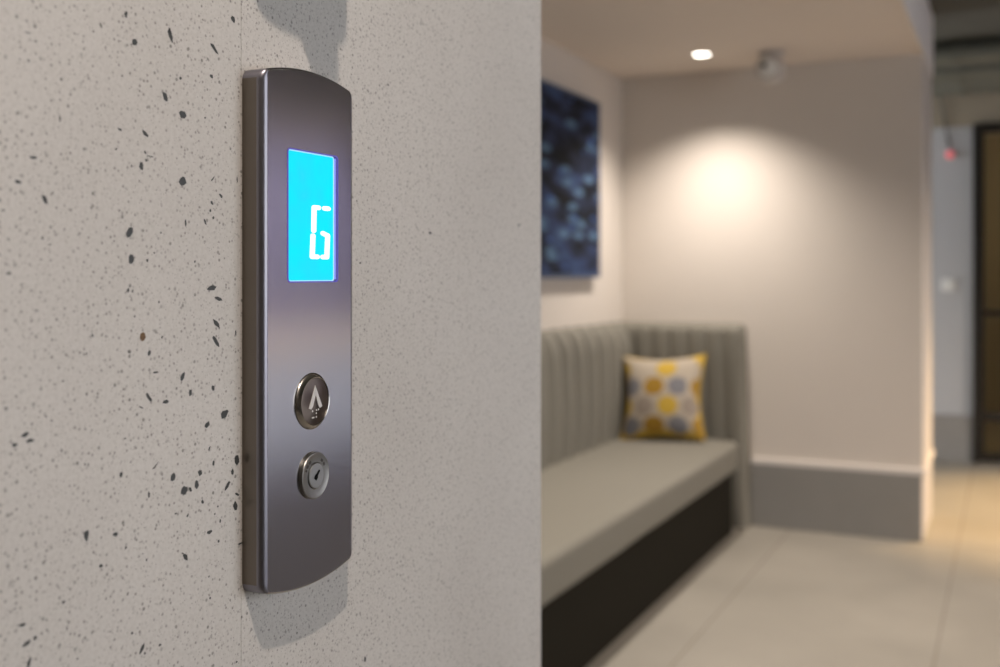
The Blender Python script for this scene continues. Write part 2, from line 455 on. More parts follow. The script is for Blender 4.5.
def lathe(bm, profile, centre, axis='X', seg=48, mi=0):
    """profile: (distance along axis, radius) pairs, closed at both ends"""
    c = Vector(centre)

    def pt(a, r, t):
        u, v = r * math.cos(t), r * math.sin(t)
        d = {'X': Vector((a, u, v)), '-X': Vector((a, u, v)), 'Y': Vector((u, a, v)), 'Z': Vector((u, v, a))}[axis]
        return c + d
    rings = []
    for a, r in profile:
        if r < 1e-6:
            rings.append([bm.verts.new(pt(a, 0, 0))])
        else:
            rings.append([bm.verts.new(pt(a, r, 2 * math.pi * k / seg)) for k in range(seg)])
    for r0, r1 in zip(rings, rings[1:]):
        for k in range(seg):
            k2 = (k + 1) % seg
            if len(r0) == 1 and len(r1) == 1:
                continue
            if len(r0) == 1:
                f = bm.faces.new((r0[0], r1[k], r1[k2]))
            elif len(r1) == 1:
                f = bm.faces.new((r0[k], r0[k2], r1[0]))
            else:
                f = bm.faces.new((r0[k], r0[k2], r1[k2], r1[k]))
            f.material_index = mi
    for rr in (rings[0], rings[-1]):
        if len(rr) > 1:
            f = bm.faces.new(rr)
            f.material_index = mi


def tube(bm, pts, rad, seg=12, mi=0):
    pts = [Vector(p_) for p_ in pts]
    rings = []
    for i, p_ in enumerate(pts):
        t = (pts[min(i + 1, len(pts) - 1)] - pts[max(i - 1, 0)]).normalized()
        ref = Vector((0, 0, 1)) if abs(t.z) < 0.9 else Vector((1, 0, 0))
        a = t.cross(ref).normalized()
        b = t.cross(a)
        rings.append([bm.verts.new(p_ + (a * math.cos(2 * math.pi * k / seg) + b * math.sin(2 * math.pi * k / seg)) * rad)
                      for k in range(seg)])
    for r0, r1 in zip(rings, rings[1:]):
        for k in range(seg):
            f = bm.faces.new((r0[k], r0[(k + 1) % seg], r1[(k + 1) % seg], r1[k]))
            f.material_index = mi
    for rr in (rings[0], rings[-1]):
        f = bm.faces.new(rr)
        f.material_index = mi


def sweep(bm, loops, cap=True, mi=0):
    """join equal-length closed loops of points into a skin"""
    rs = [[bm.verts.new(q) for q in lp] for lp in loops]
    n = len(rs[0])
    for r0, r1 in zip(rs, rs[1:]):
        for k in range(n):
            f = bm.faces.new((r0[k], r0[(k + 1) % n], r1[(k + 1) % n], r1[k]))
            f.material_index = mi
    if cap:
        for rr in (rs[0], rs[-1]):
            f = bm.faces.new(rr)
            f.material_index = mi
    return rs


def plate(bm, x0, x1, pts, mi=0):
    """polygon in the YZ plane given thickness from x0 to x1"""
    sweep(bm, [[Vector((x, y, z)) for y, z in pts] for x in (x0, x1)], True, mi)


# ------------------------------------------------------------------ setting
XW = -0.436       # face of the concrete wall beside the camera
XA = -1.937       # left wall of the seating alcove
YE = 5.65         # end wall of the alcove
ZC = 2.38         # alcove ceiling
ZH = 2.70         # hall ceiling

bm = bmesh.new()
box(bm, -3.2, 3.3, -3.6, 8.3, -0.1, 0.0)
for x in (-1.023, -0.236, 0.551, 1.338, 2.125, -1.81):
    box(bm, x - 0.003, x + 0.003, -3.5, 8.2, -0.002, 0.0006, 1)
for y in (5.63, 1.4, -2.8):
    box(bm, -1.9, 3.2, y - 0.004, y + 0.004, -0.002, 0.0007, 1)
box(bm, 1.0, 3.15, -3.4, 8.1, -0.01, 0.004, 2)  # dark floor area added to darken the steel panel's lower reflection
struct(put('floor', bm, [M['floor'], M['joint'], M['mat']]))

# concrete wall: two precast panels with a hairline joint, chips of stone showing in the face
bm = bmesh.new()
box(bm, XA, XW - 0.012, -3.5, 1.0, 0, ZH)
box(bm, XW - 0.02, XW, -3.5, 0.5412, 0, ZH)
box(bm, XW - 0.02, XW, 0.5416, 1.0177, 0, ZH)
box(bm, XW - 0.02, XW - 0.0004, 0.5412, 0.5416, 0, ZH, 2)
rc = random.Random(5)
more = []
while len(more) < 260:                            # the same stones over the rest of the panel
    y, z = rc.uniform(-2.5, 0.53), rc.uniform(0.05, 2.6)
    if y < 0.33 or z < 0.93 or z > 1.68:
        s_ = rc.choice((1.5, 2, 3, 4, 5))
        more.append((y, z, s_ * rc.uniform(0.7, 1.2), s_ * rc.uniform(0.7, 1.3), rc.uniform(-30, 30), rc.choice((0, 0, 0, 1))))
for (y, z, wd, ht, tilt, tone) in CHIPS + more:
    wd, ht = wd / 1000, ht / 1000
    n = rc.choice((5, 6, 6, 7, 8))
    a0 = rc.random() * 6.28
    pts = []
    for k in range(n):
        a = a0 + 6.283 * (k + rc.uniform(-.3, .3)) / n
        rr = rc.uniform(0.85, 1.30)
        u, v = wd / 2 * rr * math.cos(a), ht / 2 * rr * math.sin(a)
        sh = math.tan(math.radians(-tilt)) if abs(tilt) < 60 else 0
        if wd > ht * 1.2:
            v += u * (-sh) * 0.55
        else:
            u += v * sh * 1.3
        pts.append((y + u, z + v))
    f = bm.faces.new([bm.verts.new((XW + 0.00012, q[0], q[1])) for q in pts])
    f.material_index = (1, 2, 3)[tone]
struct(put('wall_lift', bm, [M['concrete'], M['chip'], M['chip_soft'], M['chip_brown']]))

bm = bmesh.new(); box(bm, XA - 0.12, XA, 1.0, YE, 0, ZH); struct(put('wall_alcove', bm, M['wall']))
bm = bmesh.new(); box(bm, XA - 0.12, -0.392, YE, 6.30, 0, ZH, 0, 0.006, 2); struct(put('wall_end', bm, M['wall']))
bm = bmesh.new(); box(bm, -3.2, 3.3, 8.20, 8.30, 0, 3.0); 
wf = put('wall_far', bm, M['wall_cool']); struct(wf)
bm = bmesh.new(); box(bm, -3.2, 3.3, -3.6, -3.5, 0, 3.0); struct(put('wall_back', bm, M['brown']))
# right wall of the hall, with a wide bare opening added to let sky light in
bm = bmesh.new()
box(bm, 3.2, 3.3, -3.5, 0.5, 0, 3.0, 3)
box(bm, 3.2, 3.3, 0.5, 3.2, 0, 0.6)
box(bm, 3.2, 3.3, 0.5, 3.2, 2.6, 3.0)
box(bm, 3.2, 3.3, 3.2, 8.2, 0, 2.15)
box(bm, 3.2, 3.3, 3.2, 8.2, 2.15, 3.0, 3)
box(bm, 3.18, 3.2, 3.2, 8.2, 0.15, 0.82, 1)      # pale band and white strip added for the steel panel to reflect
box(bm, 3.15, 3.2, 3.2, 8.2, 0.82, 0.97, 2)
struct(put('wall_right', bm, [M['slate'], M['reflected_band'], M['reflected_strip'], M['putty']]))  # wall tones made up for what the steel panel reflects
bm = bmesh.new(); box(bm, XA, -0.392, 1.0, YE, ZC, ZH); struct(put('ceiling_alcove', bm, [M['ceiling']]))
bm = bmesh.new(); box(bm, -0.398, -0.386, 1.0, 6.31, ZC - 0.004, ZH); struct(put('trim_1', bm, M['fascia']))
bm = bmesh.new(); box(bm, -3.2, 3.3, -3.6, 8.3, ZH, ZH + 0.12); struct(put('ceiling', bm, M['dark_ceiling']))
bm = bmesh.new(); box(bm, -3.2, 3.2, 8.16, 8.20, 2.335, ZH); struct(put('trim_2', bm, M['brown']))

# skirtings: grey board with a white bead on top
bm = bmesh.new()
box(bm, -1.226, -0.398, YE - 0.03, YE, 0, 0.325, 0, 0.003, 1)
box(bm, -1.226, -0.388, YE - 0.022, YE, 0.325, 0.352, 1, 0.004, 2)
box(bm, -0.392, -0.380, YE - 0.02, 6.30, 0.325, 0.352, 1, 0.004, 2)
struct(put('baseboard_end', bm, [M['skirting'], M['white_trim']]))
bm = bmesh.new(); box(bm, XA, XA + 0.03, 1.0, 5.5, 0, 0.3, 0, 0.003, 1); struct(put('baseboard_alcove', bm, M['skirting']))
bm = bmesh.new(); box(bm, -3.2, -0.245, 8.17, 8.20, 0, 0.32, 0, 0.003, 1); box(bm, 1.0, 3.2, 8.17, 8.20, 0, 0.32, 0, 0.003, 1)
struct(put('baseboard_far', bm, M['skirting']))

# ------------------------------------------------------------------ lift call panel
YP, HW = 0.5942, 0.0518
ZT, ZB = 1.4352, 1.0944
XF = -0.420
panel = thing('lift_call_panel', 'brushed steel lift call panel with glowing cyan display on the concrete wall', 'lift control panel', (XW, YP, (ZT + ZB) / 2))


def rounded_outline():
    R, rc_, pts = 0.19, 0.0080, []
    # circle arcs for top and bottom, vertical sides, small corner rounds; counter-clockwise seen from +X
    zc_t = ZT - R
    # corner circle centre: inside the arc by rc_ and inside the side by rc_
    yc = HW - rc_
    zc = zc_t + math.sqrt((R - rc_) ** 2 - yc ** 2)
    a_end = math.atan2(zc - zc_t, yc)          # direction of tangency with the arc
    top = []
    for k in range(9):
        a = a_end * k / 8
        top.append((yc + rc_ * math.cos(a), zc + rc_ * math.sin(a), math.cos(a), math.sin(a)))
    for k in range(1, 40):
        a = a_end + (math.pi - 2 * a_end) * k / 40
        top.append((R * math.cos(a), zc_t + R * math.sin(a), math.cos(a), math.sin(a)))
    for k in range(9):
        a = math.pi - a_end + a_end * k / 8
        top.append((-yc + rc_ * math.cos(a), zc + rc_ * math.sin(a), math.cos(a), math.sin(a)))
    zm = (ZT + ZB) / 2
    bot = [(-y, 2 * zm - z, -ny, -nz_) for y, z, ny, nz_ in top]
    side_l = [(-HW, zm + (0.14 - 0.28 * k / 8), -1, 0) for k in range(9)]
    side_r = [(HW, zm - (0.14 - 0.28 * k / 8), 1, 0) for k in range(9)]
    return [(YP + y, z, ny, nz_) for y, z, ny, nz_ in top + side_l + bot + side_r]


OUT = rounded_outline()


def fillet_r(ny, nz_):
    return 0.0014 + (0.0050 - 0.0014) * abs(ny) ** 2


loops = []
loops.append([Vector((XW, y, z)) for y, z, ny, nz_ in OUT])
STEPS = 8
for k in range(STEPS + 1):
    a = math.pi / 2 * k / STEPS
    lp = []
    for y, z, ny, nz_ in OUT:
        r_ = fillet_r(ny, nz_)
        off = r_ * (1 - math.cos(a))
        lp.append(Vector((XF - r_ + r_ * math.sin(a), y - ny * off, z - nz_ * off)))
    loops.append(lp)
bm = bmesh.new()
rs = sweep(bm, loops, cap=False)
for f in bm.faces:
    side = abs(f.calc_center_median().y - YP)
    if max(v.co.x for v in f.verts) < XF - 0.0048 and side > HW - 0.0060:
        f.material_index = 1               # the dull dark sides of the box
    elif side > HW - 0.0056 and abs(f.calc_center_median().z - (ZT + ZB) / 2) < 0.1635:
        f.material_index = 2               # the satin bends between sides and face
SY0, SY1, SZ0, SZ1 = 0.5686, 0.6244, 1.2958, 1.3812
SD = 0.0022


def rrect(y0, y1, z0, z1, r, n=5):
    pts = []
    for cy, cz, a0 in ((y1 - r, z1 - r, 0), (y0 + r, z1 - r, 90), (y0 + r, z0 + r, 180), (y1 - r, z0 + r, 270)):
        for k in range(n + 1):
            a = math.radians(a0 + 90 * k / n)
            pts.append((cy + r * math.cos(a), cz + r * math.sin(a)))
    return pts


hole = [bm.verts.new((XF, y, z)) for y, z in rrect(SY0, SY1, SZ0, SZ1, 0.0022)]
he = [bm.edges.new((hole[k], hole[(k + 1) % len(hole)])) for k in range(len(hole))]
oe = [bm.edges.get((rs[-1][k], rs[-1][(k + 1) % len(OUT)])) for k in range(len(OUT))]
bmesh.ops.triangle_fill(bm, use_beauty=True, use_dissolve=False, edges=he + oe)
deep = [bm.verts.new((XF - SD, v.co.y, v.co.z)) for v in hole]
for k in range(len(hole)):
    bm.faces.new((hole[k], hole[(k + 1) % len(hole)], deep[(k + 1) % len(hole)], deep[k]))
ho = put('housing', bm, [M['steel'], M['steel_side'], M['steel_bend']], panel, smooth=40)
wn = ho.modifiers.new('wn', 'WEIGHTED_NORMAL'); wn.keep_sharp = True; wn.weight = 100

# display: cyan sheet, bright acrylic rim, violet edge band, segment letter G
bm = bmesh.new()
plate(bm, XF - 0.0045, XF - 0.0016, rrect(SY0 + 0.0002, SY1 - 0.0022, SZ0 + 0.0002, SZ1 - 0.0002, 0.002))
disp = put('display_screen', bm, M['cyan'], panel)
bm = bmesh.new()
o_ = rrect(SY0 + 0.0001, SY1 - 0.0021, SZ0 + 0.0001, SZ1 - 0.0001, 0.002)
i_ = rrect(SY0 + 0.0008, SY1 - 0.0028, SZ0 + 0.0006, SZ1 - 0.0006, 0.0016)
ring = [[(XF - 0.0018, y, z) for y, z in o_], [(XF - 0.0012, y, z) for y, z in o_], [(XF - 0.0012, y, z) for y, z in i_], [(XF - 0.0018, y, z) for y, z in i_]]
sweep(bm, [[Vector(q) for q in lp] for lp in ring + ring[:1]], cap=False)
put('display_rim', bm, M['rim'], disp)
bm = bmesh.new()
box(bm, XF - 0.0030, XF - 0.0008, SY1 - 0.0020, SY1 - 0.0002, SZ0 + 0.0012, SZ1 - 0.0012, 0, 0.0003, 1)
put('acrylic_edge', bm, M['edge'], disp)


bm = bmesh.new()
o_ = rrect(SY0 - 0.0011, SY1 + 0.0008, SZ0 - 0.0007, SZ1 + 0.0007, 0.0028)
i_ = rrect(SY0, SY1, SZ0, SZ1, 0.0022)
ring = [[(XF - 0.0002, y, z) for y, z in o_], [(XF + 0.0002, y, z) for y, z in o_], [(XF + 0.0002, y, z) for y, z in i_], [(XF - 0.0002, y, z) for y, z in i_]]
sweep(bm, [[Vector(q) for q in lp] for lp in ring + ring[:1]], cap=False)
put('halo_ring', bm, M['halo'], disp)  # lens bloom of the display, painted as a glowing ring


def stroke(bm, pts, wd_y, wd_z, x0, x1):
    """seven-segment bar along a polyline in the YZ plane with rounded ends and corners"""
    for (y, z) in pts:
        ring_ = [(y + wd_y * math.cos(6.2832 * k / 16), z + wd_z * math.sin(6.2832 * k / 16)) for k in range(16)]
        plate(bm, x0, x1, ring_)
    for (a, b) in zip(pts, pts[1:]):
        d = Vector((b[0] - a[0], b[1] - a[1])).normalized()
        n_ = Vector((-d.y * wd_y, d.x * wd_z))
        plate(bm, x0, x1, [(a[0] + n_.x, a[1] + n_.y), (b[0] + n_.x, b[1] + n_.y), (b[0] - n_.x, b[1] - n_.y), (a[0] - n_.x, a[1] - n_.y)])


GX = (XF - 0.0017, XF - 0.0011)
yl, yr, zt_, zm_, zb_ = 0.5967, 0.6160, 1.3452, 1.3280, 1.3122
sl = 0.0022                                      # the letter leans a little
bm = bmesh.new()
stroke(bm, [(yl + sl + 0.0052, zt_), (yl + sl, zt_), (yl + 0.0006 + sl * .5, zm_ + 0.0016)], 0.0026, 0.0015, *GX)
stroke(bm, [(yl + sl + 0.0120, zt_), (yl + sl + 0.0166, zt_)], 0.0026, 0.0015, *GX)
stroke(bm, [(yl + sl * .4, zm_ - 0.0018), (yl, zb_), (yl + 0.0058, zb_)], 0.0026, 0.0015, *GX)
stroke(bm, [(yl + 0.0122, zb_), (yl + 0.0170, zb_), (yl + 0.0180, zm_ - 0.0012), (yl + 0.0124, zm_ + 0.0002)], 0.0026, 0.0015, *GX)
put('digit_segments', bm, M['digit'], disp)

# call button
BY, BZ = 0.5942, 1.2163
bm = bmesh.new()
lathe(bm, [(-0.001, 0.0188), (0.0003, 0.0188), (0.0008, 0.0186), (0.0028, 0.0166), (0.0032, 0.0161), (0.0030, 0.0157), (0.0024, 0.0156)], (XF, BY, BZ), 'X', 72)
btn = put('call_button', bm, M['steel_bright'], panel, smooth=25)
bm = bmesh.new()
lathe(bm, [(0.0015, 0.0156), (0.0026, 0.0156), (0.0028, 0.0150), (0.0030, 0.0)], (XF, BY, BZ), 'X', 72)
put('button_face', bm, M['button_face'], btn, smooth=30)
bm = bmesh.new()
x0, x1 = XF + 0.0027, XF + 0.0033
for sgn in (-1, 1):                               # chevron arrow pointing up
    plate(bm, x0, x1, [(BY + sgn * 0.0004 - 0.0009 * (sgn > 0) - 0.0000, BZ + 0.0106), (BY + sgn * 0.0076, BZ - 0.0040),
                       (BY + sgn * 0.0048, BZ - 0.0048), (BY + sgn * 0.0028, BZ - 0.0026), (BY - sgn * 0.0002, BZ + 0.0048)][::sgn])
put('up_arrow', bm, M['symbol'], btn)
bm = bmesh.new()
for dy, dz in ((-0.0032, -0.0062), (0.0012, -0.0060), (0.0034, -0.0058), (0.0010, -0.0080), (-0.0034, -0.0106), (-0.0018, -0.0106), (0.0010, -0.0105)):
    lathe(bm, [(0.0026, 0.0007), (0.0031, 0.0006), (0.0035, 0.0)], (XF, BY + dy, BZ + dz), 'X', 10)
put('braille_dots', bm, M['symbol'], btn, smooth=60)

# key switch
KY, KZ = 0.5958, 1.1668
bm = bmesh.new()
lathe(bm, [(-0.001, 0.0156), (0.0018, 0.0156), (0.0023, 0.0153), (0.0024, 0.0147), (0.0021, 0.0139), (0.0020, 0.0092), (0.0018, 0.0088), (0.0010, 0.0086)], (XF, KY, KZ), 'X', 72)
key = put('key_switch', bm, M['steel_key'], panel, smooth=25)
bm = bmesh.new()
lathe(bm, [(0.0005, 0.0085), (0.0024, 0.0085), (0.0029, 0.0080), (0.0030, 0.0)], (XF, KY, KZ), 'X', 56)
put('lock_barrel', bm, M['barrel'], key, smooth=25)
bm = bmesh.new()
ca, sa = math.cos(math.radians(48)), math.sin(math.radians(48))
kp = [(-0.0036, -0.0016), (-0.0010, -0.0019), (0.0010, -0.0008), (0.0054, -0.0007), (0.0054, 0.0007), (0.0010, 0.0013), (-0.0010, 0.0023), (-0.0036, 0.0016)]
plate(bm, XF + 0.0026, XF + 0.0034, [(KY + 0.8 * (u * ca - v * sa), KZ + 0.8 * (u * sa + v * ca)) for u, v in kp])
put('keyhole', bm, M['black'], key)
bm = bmesh.new()
for a0, a1 in ((28, 40), (46, 58), (118, 130), (136, 148), (153, 160)):       # worn engraved marks round the upper rim
    ring_o = [(KY + 0.0124 * math.cos(math.radians(a)), KZ + 0.0124 * math.sin(math.radians(a))) for a in (a0, (a0 + a1) / 2, a1)]
    ring_i = [(KY + 0.0106 * math.cos(math.radians(a)), KZ + 0.0106 * math.sin(math.radians(a))) for a in (a1, (a0 + a1) / 2, a0)]
    plate(bm, XF + 0.0018, XF + 0.0022, ring_o + ring_i)
put('engraved_marks', bm, M['engraving'], key)

# bracket added out of view, its outline shaped to cast the shadow above the panel
SHAPE = [(0.4869, 1.6156), (0.4906, 1.6107), (0.4942, 1.6092), (0.5006, 1.6072), (0.51, 1.6057), (0.5256, 1.6048),
         (0.5306, 1.6028), (0.5337, 1.5961), (0.5388, 1.588), (0.543, 1.5821), (0.5482, 1.5767), (0.5678, 1.5786),
         (0.5678, 1.5855), (0.5689, 1.5952), (0.5667, 1.6068), (0.5734, 1.61), (0.5768, 1.6132), (0.5779, 1.6238),
         (0.578, 1.70), (0.572, 1.715), (0.495, 1.715), (0.486, 1.70), (0.4855, 1.64)]
br = thing('shadow_blocker', 'added unseen shadow-casting bracket on the concrete wall above the call panel', 'blocker', (XW, 0.532, 1.66))
bm = bmesh.new()
plate(bm, -0.3670, -0.3640, SHAPE)
put('blocker_plate', bm, M['grey_plastic'], br)
bm = bmesh.new()
lathe(bm, [(0.0, 0.018), (0.004, 0.018), (0.005, 0.007), (0.0692, 0.007)], (XW, 0.532, 1.675), 'X', 24)
put('standoff', bm, M['grey_plastic'], br, smooth=40)

# ------------------------------------------------------------------ upholstered bench
bench = thing('banquette_bench', 'grey channel tufted banquette bench floating along the alcove wall', 'bench', (-1.6, 3.5, 0))
YB0, YB1 = 1.15, 5.545


def rolls(t):
    """depth of the padded channels: full between the seams, sharp in the seam"""
    return abs(math.sin(math.pi * t)) ** 0.5


def back_profile(bulge):
    """closed section of the long back in (x, z), front face outward"""
    pts = []
    fx = -1.907 + 0.076 * bulge
    for k in range(7):
        z = 0.43 + (0.90 - 0.43) * k / 6
        pts.append((fx + 0.008 * math.sin(math.pi * k / 6), z))
    for k in range(1, 9):
        a = math.pi / 2 * k / 8
        pts.append((-1.925 + (fx + 1.925) * math.cos(a), 0.90 + (0.142 + 0.008 * bulge) * math.sin(a)))
    pts += [(XA + 0.002, 1.035), (XA + 0.002, 0.43)]
    return pts


bm = bmesh.new()
CH, per = 0.16, 14
nroll = int(round((YB1 - YB0) / CH))
loops = []
for i in range(nroll * per + 1):
    y = YB0 + (YB1 - YB0) * i / (nroll * per)
    loops.append([Vector((x, y, z)) for x, z in back_profile(rolls(i / per))])
sweep(bm, loops)
put('backrest', bm, M['fabric'], bench, smooth=50)

bm = bmesh.new()


def end_profile(bulge, corner=0.0):
    pts = []
    fy = 5.546 - 0.013 * bulge
    top = 1.047 - corner
    for k in range(8):
        z = 0.0 + (top - 0.05) * k / 7
        pts.append((fy, z))
    for k in range(1, 7):
        a = math.pi / 2 * k / 6
        pts.append((5.60 - (5.60 - fy) * math.cos(a), top - 0.05 + 0.05 * math.sin(a)))
    pts += [(YE - 0.002, top), (YE - 0.002, 0.0)]
    return pts


XE0, XE1 = -1.93, -1.226
n2 = 7
loops = []
for i in range(n2 * 12 + 1):
    x = XE0 + (XE1 - XE0) * i / (n2 * 12)
    d = XE1 - x
    cor = 0.03 - math.sqrt(max(0, 0.03 ** 2 - (0.03 - d) ** 2)) if d < 0.03 else 0.0
    b_ = rolls(i / 12)
    if d < 0.03:
        b_ = b_ - 0.8 * (1 - d / 0.03) ** 2
    loops.append([Vector((XE0 + (x - XE0) * (1 - 0.04 * z), y, z)) for y, z in end_profile(b_, cor)])
sweep(bm, loops)
put('end_backrest', bm, M['fabric'], bench, smooth=50)

bm = bmesh.new()
sec = []
for (cx, cz, a0) in ((-1.284, 0.427, 90), (-1.284, 0.337, 0)):
    for k in range(9):
        a = math.radians(a0 - 90 * k / 8)
        sec.append((cx + 0.034 * math.cos(a), cz + 0.030 * math.sin(a)))
sec = sec + [(-1.85, 0.307), (-1.85, 0.455), (-1.70, 0.459), (-1.50, 0.461), (-1.36, 0.460)]
loops = []
for i in range(61):
    y = YB0 + 0.02 + (5.482 - YB0 - 0.02) * (1 - (1 - i / 60) ** 1.6)
    e_ = max(0.0, 1 - (5.482 - y) / 0.035)                      # rounded far end of the pad
    ins = 0.022 * (1 - math.sqrt(max(0.0, 1 - e_ * e_)))
    wob = 0.003 * noise.noise(Vector((y * 4, 0.3, 0)))
    loops.append([Vector((x + (wob - ins if x > -1.3 else 0), y, z + (wob - ins if z > 0.4 else (ins if z < 0.34 else 0)))) for x, z in sec])
sweep(bm, loops)
put('seat_cushion', bm, M['fabric'], bench, smooth=50)
bm = bmesh.new(); box(bm, -1.90, -1.275, YB0 + 0.1, 5.42, 0.0, 0.305)  # near-black box put in for the deep shade under the seat
put('shade_block', bm, M['shade_block'], bench)

# ------------------------------------------------------------------ pillow
PW, PH, PT = 0.216, 0.222, 0.098
NP = 72
bm = bmesh.new()


def pillow_pt(u, v, side):
    # u, v in -1..1; pointed corners, edges pulled in, belly in the middle
    pin_u = 1 - 0.15 * (1 - abs(v) ** 1.8) * abs(u) ** 2
    pin_v = 1 - 0.12 * (1 - abs(u) ** 1.8) * abs(v) ** 2
    b = ((1 - u ** 2) * (1 - v ** 2))
    th = PT * max(b, 0) ** 0.42
    return Vector((u * PW * pin_u, side * th, v * PH * pin_v))


def pillow_mat(u, v):
    # staggered ovals: mustard and grey rows, yellow and beige rows, on cream
    a, b = u * 0.5, v * 0.5
    rows = ((0.47, 0.30, 'Y'), (0.155, 0.21, 'MG'), (-0.085, 0.0, 'YB'), (-0.315, 0.21, 'MG'))
    for zc_, off, kind in ((0.32, 0.07, 'Y'), (0.09, -0.07, 'MG'), (-0.14, 0.10, 'YB'), (-0.37, -0.07, 'MG')):
        for k in range(-2, 4):
            c_ = off + 0.29 * k
            if ((a - c_) / 0.120) ** 2 + ((b - zc_) / 0.110) ** 2 < 1:
                if kind == 'Y':
                    return 2 if k % 2 == 0 else 0
                if kind == 'MG':
                    return 1 if k % 2 == 0 else 3
                return 2 if k % 2 == 0 else 4
    if b < -0.43 or (abs(a) > 0.455 and b < 0.2) or (a > 0.38 and b > 0.33):
        return 2
    return 0


grid = {}
for side in (1, -1):
    for i in range(NP + 1):
        for j in range(NP + 1):
            u, v = -1 + 2 * i / NP, -1 + 2 * j / NP
            if side == -1 and (i in (0, NP) or j in (0, NP)):
                grid[(side, i, j)] = grid[(1, i, j)]
            else:
                grid[(side, i, j)] = bm.verts.new(pillow_pt(u, v, side))
for side in (1, -1):
    for i in range(NP):
        for j in range(NP):
            f = bm.faces.new((grid[(side, i, j)], grid[(side, i + 1, j)], grid[(side, i + 1, j + 1)], grid[(side, i, j + 1)]))
            f.material_index = pillow_mat(-1 + 2 * (i + .5) / NP, -1 + 2 * (j + .5) / NP)
pil = put('throw_pillow', bm, [M['cream'], M['mustard'], M['yellow'], M['grey'], M['beige']], smooth=80)
pil.location = (-1.617, 5.365, 0.670)
pil.rotation_euler = (math.radians(-20), math.radians(-3), math.radians(5))
tag(pil, 'square cream throw pillow with mustard and grey ovals on the bench corner', 'pillow')
bm = bmesh.new()
ring_ = []
for k in range(4 * 24):
    s_, t_ = divmod(k, 24)
    q = -1 + 2 * t_ / 24
    u, v = ((q, -1), (1, q), (-q, 1), (-1, -q))[s_]
    ring_.append(pillow_pt(u, v, 1))
ring_.append(ring_[0])
tube(bm, ring_, 0.005, 8)
me_o = put('piping', bm, M['yellow'], None, smooth=60)
me_o.parent = pil

# ------------------------------------------------------------------ painting
pt_ = thing('abstract_painting', 'large dark blue abstract canvas hanging on the alcove wall above the bench', 'painting', (XA, 4.45, 1.73))
bm = bmesh.new(); box(bm, XA + 0.012, -1.9, 3.7, 5.185, 1.294, 2.168, 0, 0.002, 1)
cv = put('canvas', bm, M['painting'], pt_)
bm = bmesh.new()
for y0, y1, z0, z1 in ((3.698, 5.190, 2.160, 2.176), (3.698, 5.190, 1.286, 1.302), (3.690, 3.706, 1.286, 2.176), (5.178, 5.194, 1.286, 2.176)):
    box(bm, XA + 0.002, -1.897, y0, y1, z0, z1, 0, 0.001, 1)
put('frame', bm, M['canvas_edge'], pt_)

# ------------------------------------------------------------------ downlights
def downlight(loc, label):
    t = thing('recessed_downlight', label, 'ceiling light', loc)
    bm = bmesh.new()
    lathe(bm, [(0.0, 0.052), (-0.003, 0.051), (-0.004, 0.047), (-0.004, 0.041), (-0.001, 0.039), (0.0, 0.038)], loc, 'Z', 48)
    put('trim_ring', bm, M['white_plastic'], t, smooth=40)
    bm = bmesh.new()
    lathe(bm, [(-0.001, 0.038), (-0.003, 0.038), (-0.005, 0.026), (-0.006, 0.0)], loc, 'Z', 48)
    put('lamp_lens', bm, M['lamp'], t, smooth=40)
    return t


dl_labels = ['glowing white recessed downlight in the alcove ceiling near the end wall',
             'recessed downlight in the alcove ceiling above the middle of the bench',
             'recessed downlight in the alcove ceiling behind the concrete wall',
             'recessed downlight in the dark hall ceiling above the call panel',
             'recessed downlight in the dark hall ceiling beside the alcove opening',
             'warm recessed downlight in the dark hall ceiling near the glazed door',
             'added unseen downlight washing the slate blue hall wall at its middle',
             'added unseen downlight washing the slate blue hall wall toward its far end']
for (loc, e, c, a, b), lab in zip(LAMPS, dl_labels):
    downlight(loc, lab)

# ------------------------------------------------------------------ security camera on the end wall
CX, CY = -1.055, 5.30
sc_ = thing('security_camera', 'small white security camera under the alcove ceiling close to the end wall', 'security camera', (CX, CY, ZC))
bm = bmesh.new()
lathe(bm, [(0.0, 0.062), (-0.014, 0.062), (-0.020, 0.052), (-0.040, 0.034), (-0.050, 0.034)], (CX, CY, ZC), 'Z', 40)
put('mount', bm, M['white_plastic'], sc_, smooth=40)
bm = bmesh.new()
lathe(bm, [(0.075, 0.0), (0.072, 0.038), (0.050, 0.060), (0.0, 0.068), (-0.060, 0.068), (-0.078, 0.061), (-0.084, 0.050), (-0.080, 0.044)], (CX, CY, ZC - 0.088), 'Y', 48)
body = put('body', bm, M['white_plastic'], sc_, smooth=40)
bm = bmesh.new()
lathe(bm, [(-0.078, 0.046), (-0.084, 0.040), (-0.088, 0.020), (-0.089, 0.0)], (CX, CY, ZC - 0.088), 'Y', 40)
put('face_plate', bm, M['switch'], sc_, smooth=40)
bm = bmesh.new()
lathe(bm, [(-0.086, 0.014), (-0.094, 0.013), (-0.097, 0.0)], (CX - 0.018, CY, ZC - 0.076), 'Y', 24)
put('lens', bm, M['black'], sc_, smooth=40)

# ------------------------------------------------------------------ far wall fittings
al = thing('alarm_beacon', 'red glowing alarm beacon on the far grey wall under the bulkhead', 'alarm beacon', (-0.393, 8.20, 2.142))
bm = bmesh.new(); lathe(bm, [(0, 0.030), (-0.02, 0.030), (-0.024, 0.028)], (-0.393, 8.20, 2.142), 'Y', 32)
put('base', bm, M['white_plastic'], al, smooth=40)
bm = bmesh.new(); lathe(bm, [(-0.022, 0.027), (-0.040, 0.026), (-0.050, 0.017), (-0.053, 0.0)], (-0.393, 8.20, 2.142), 'Y', 32)
put('lens', bm, M['red'], al, smooth=60)

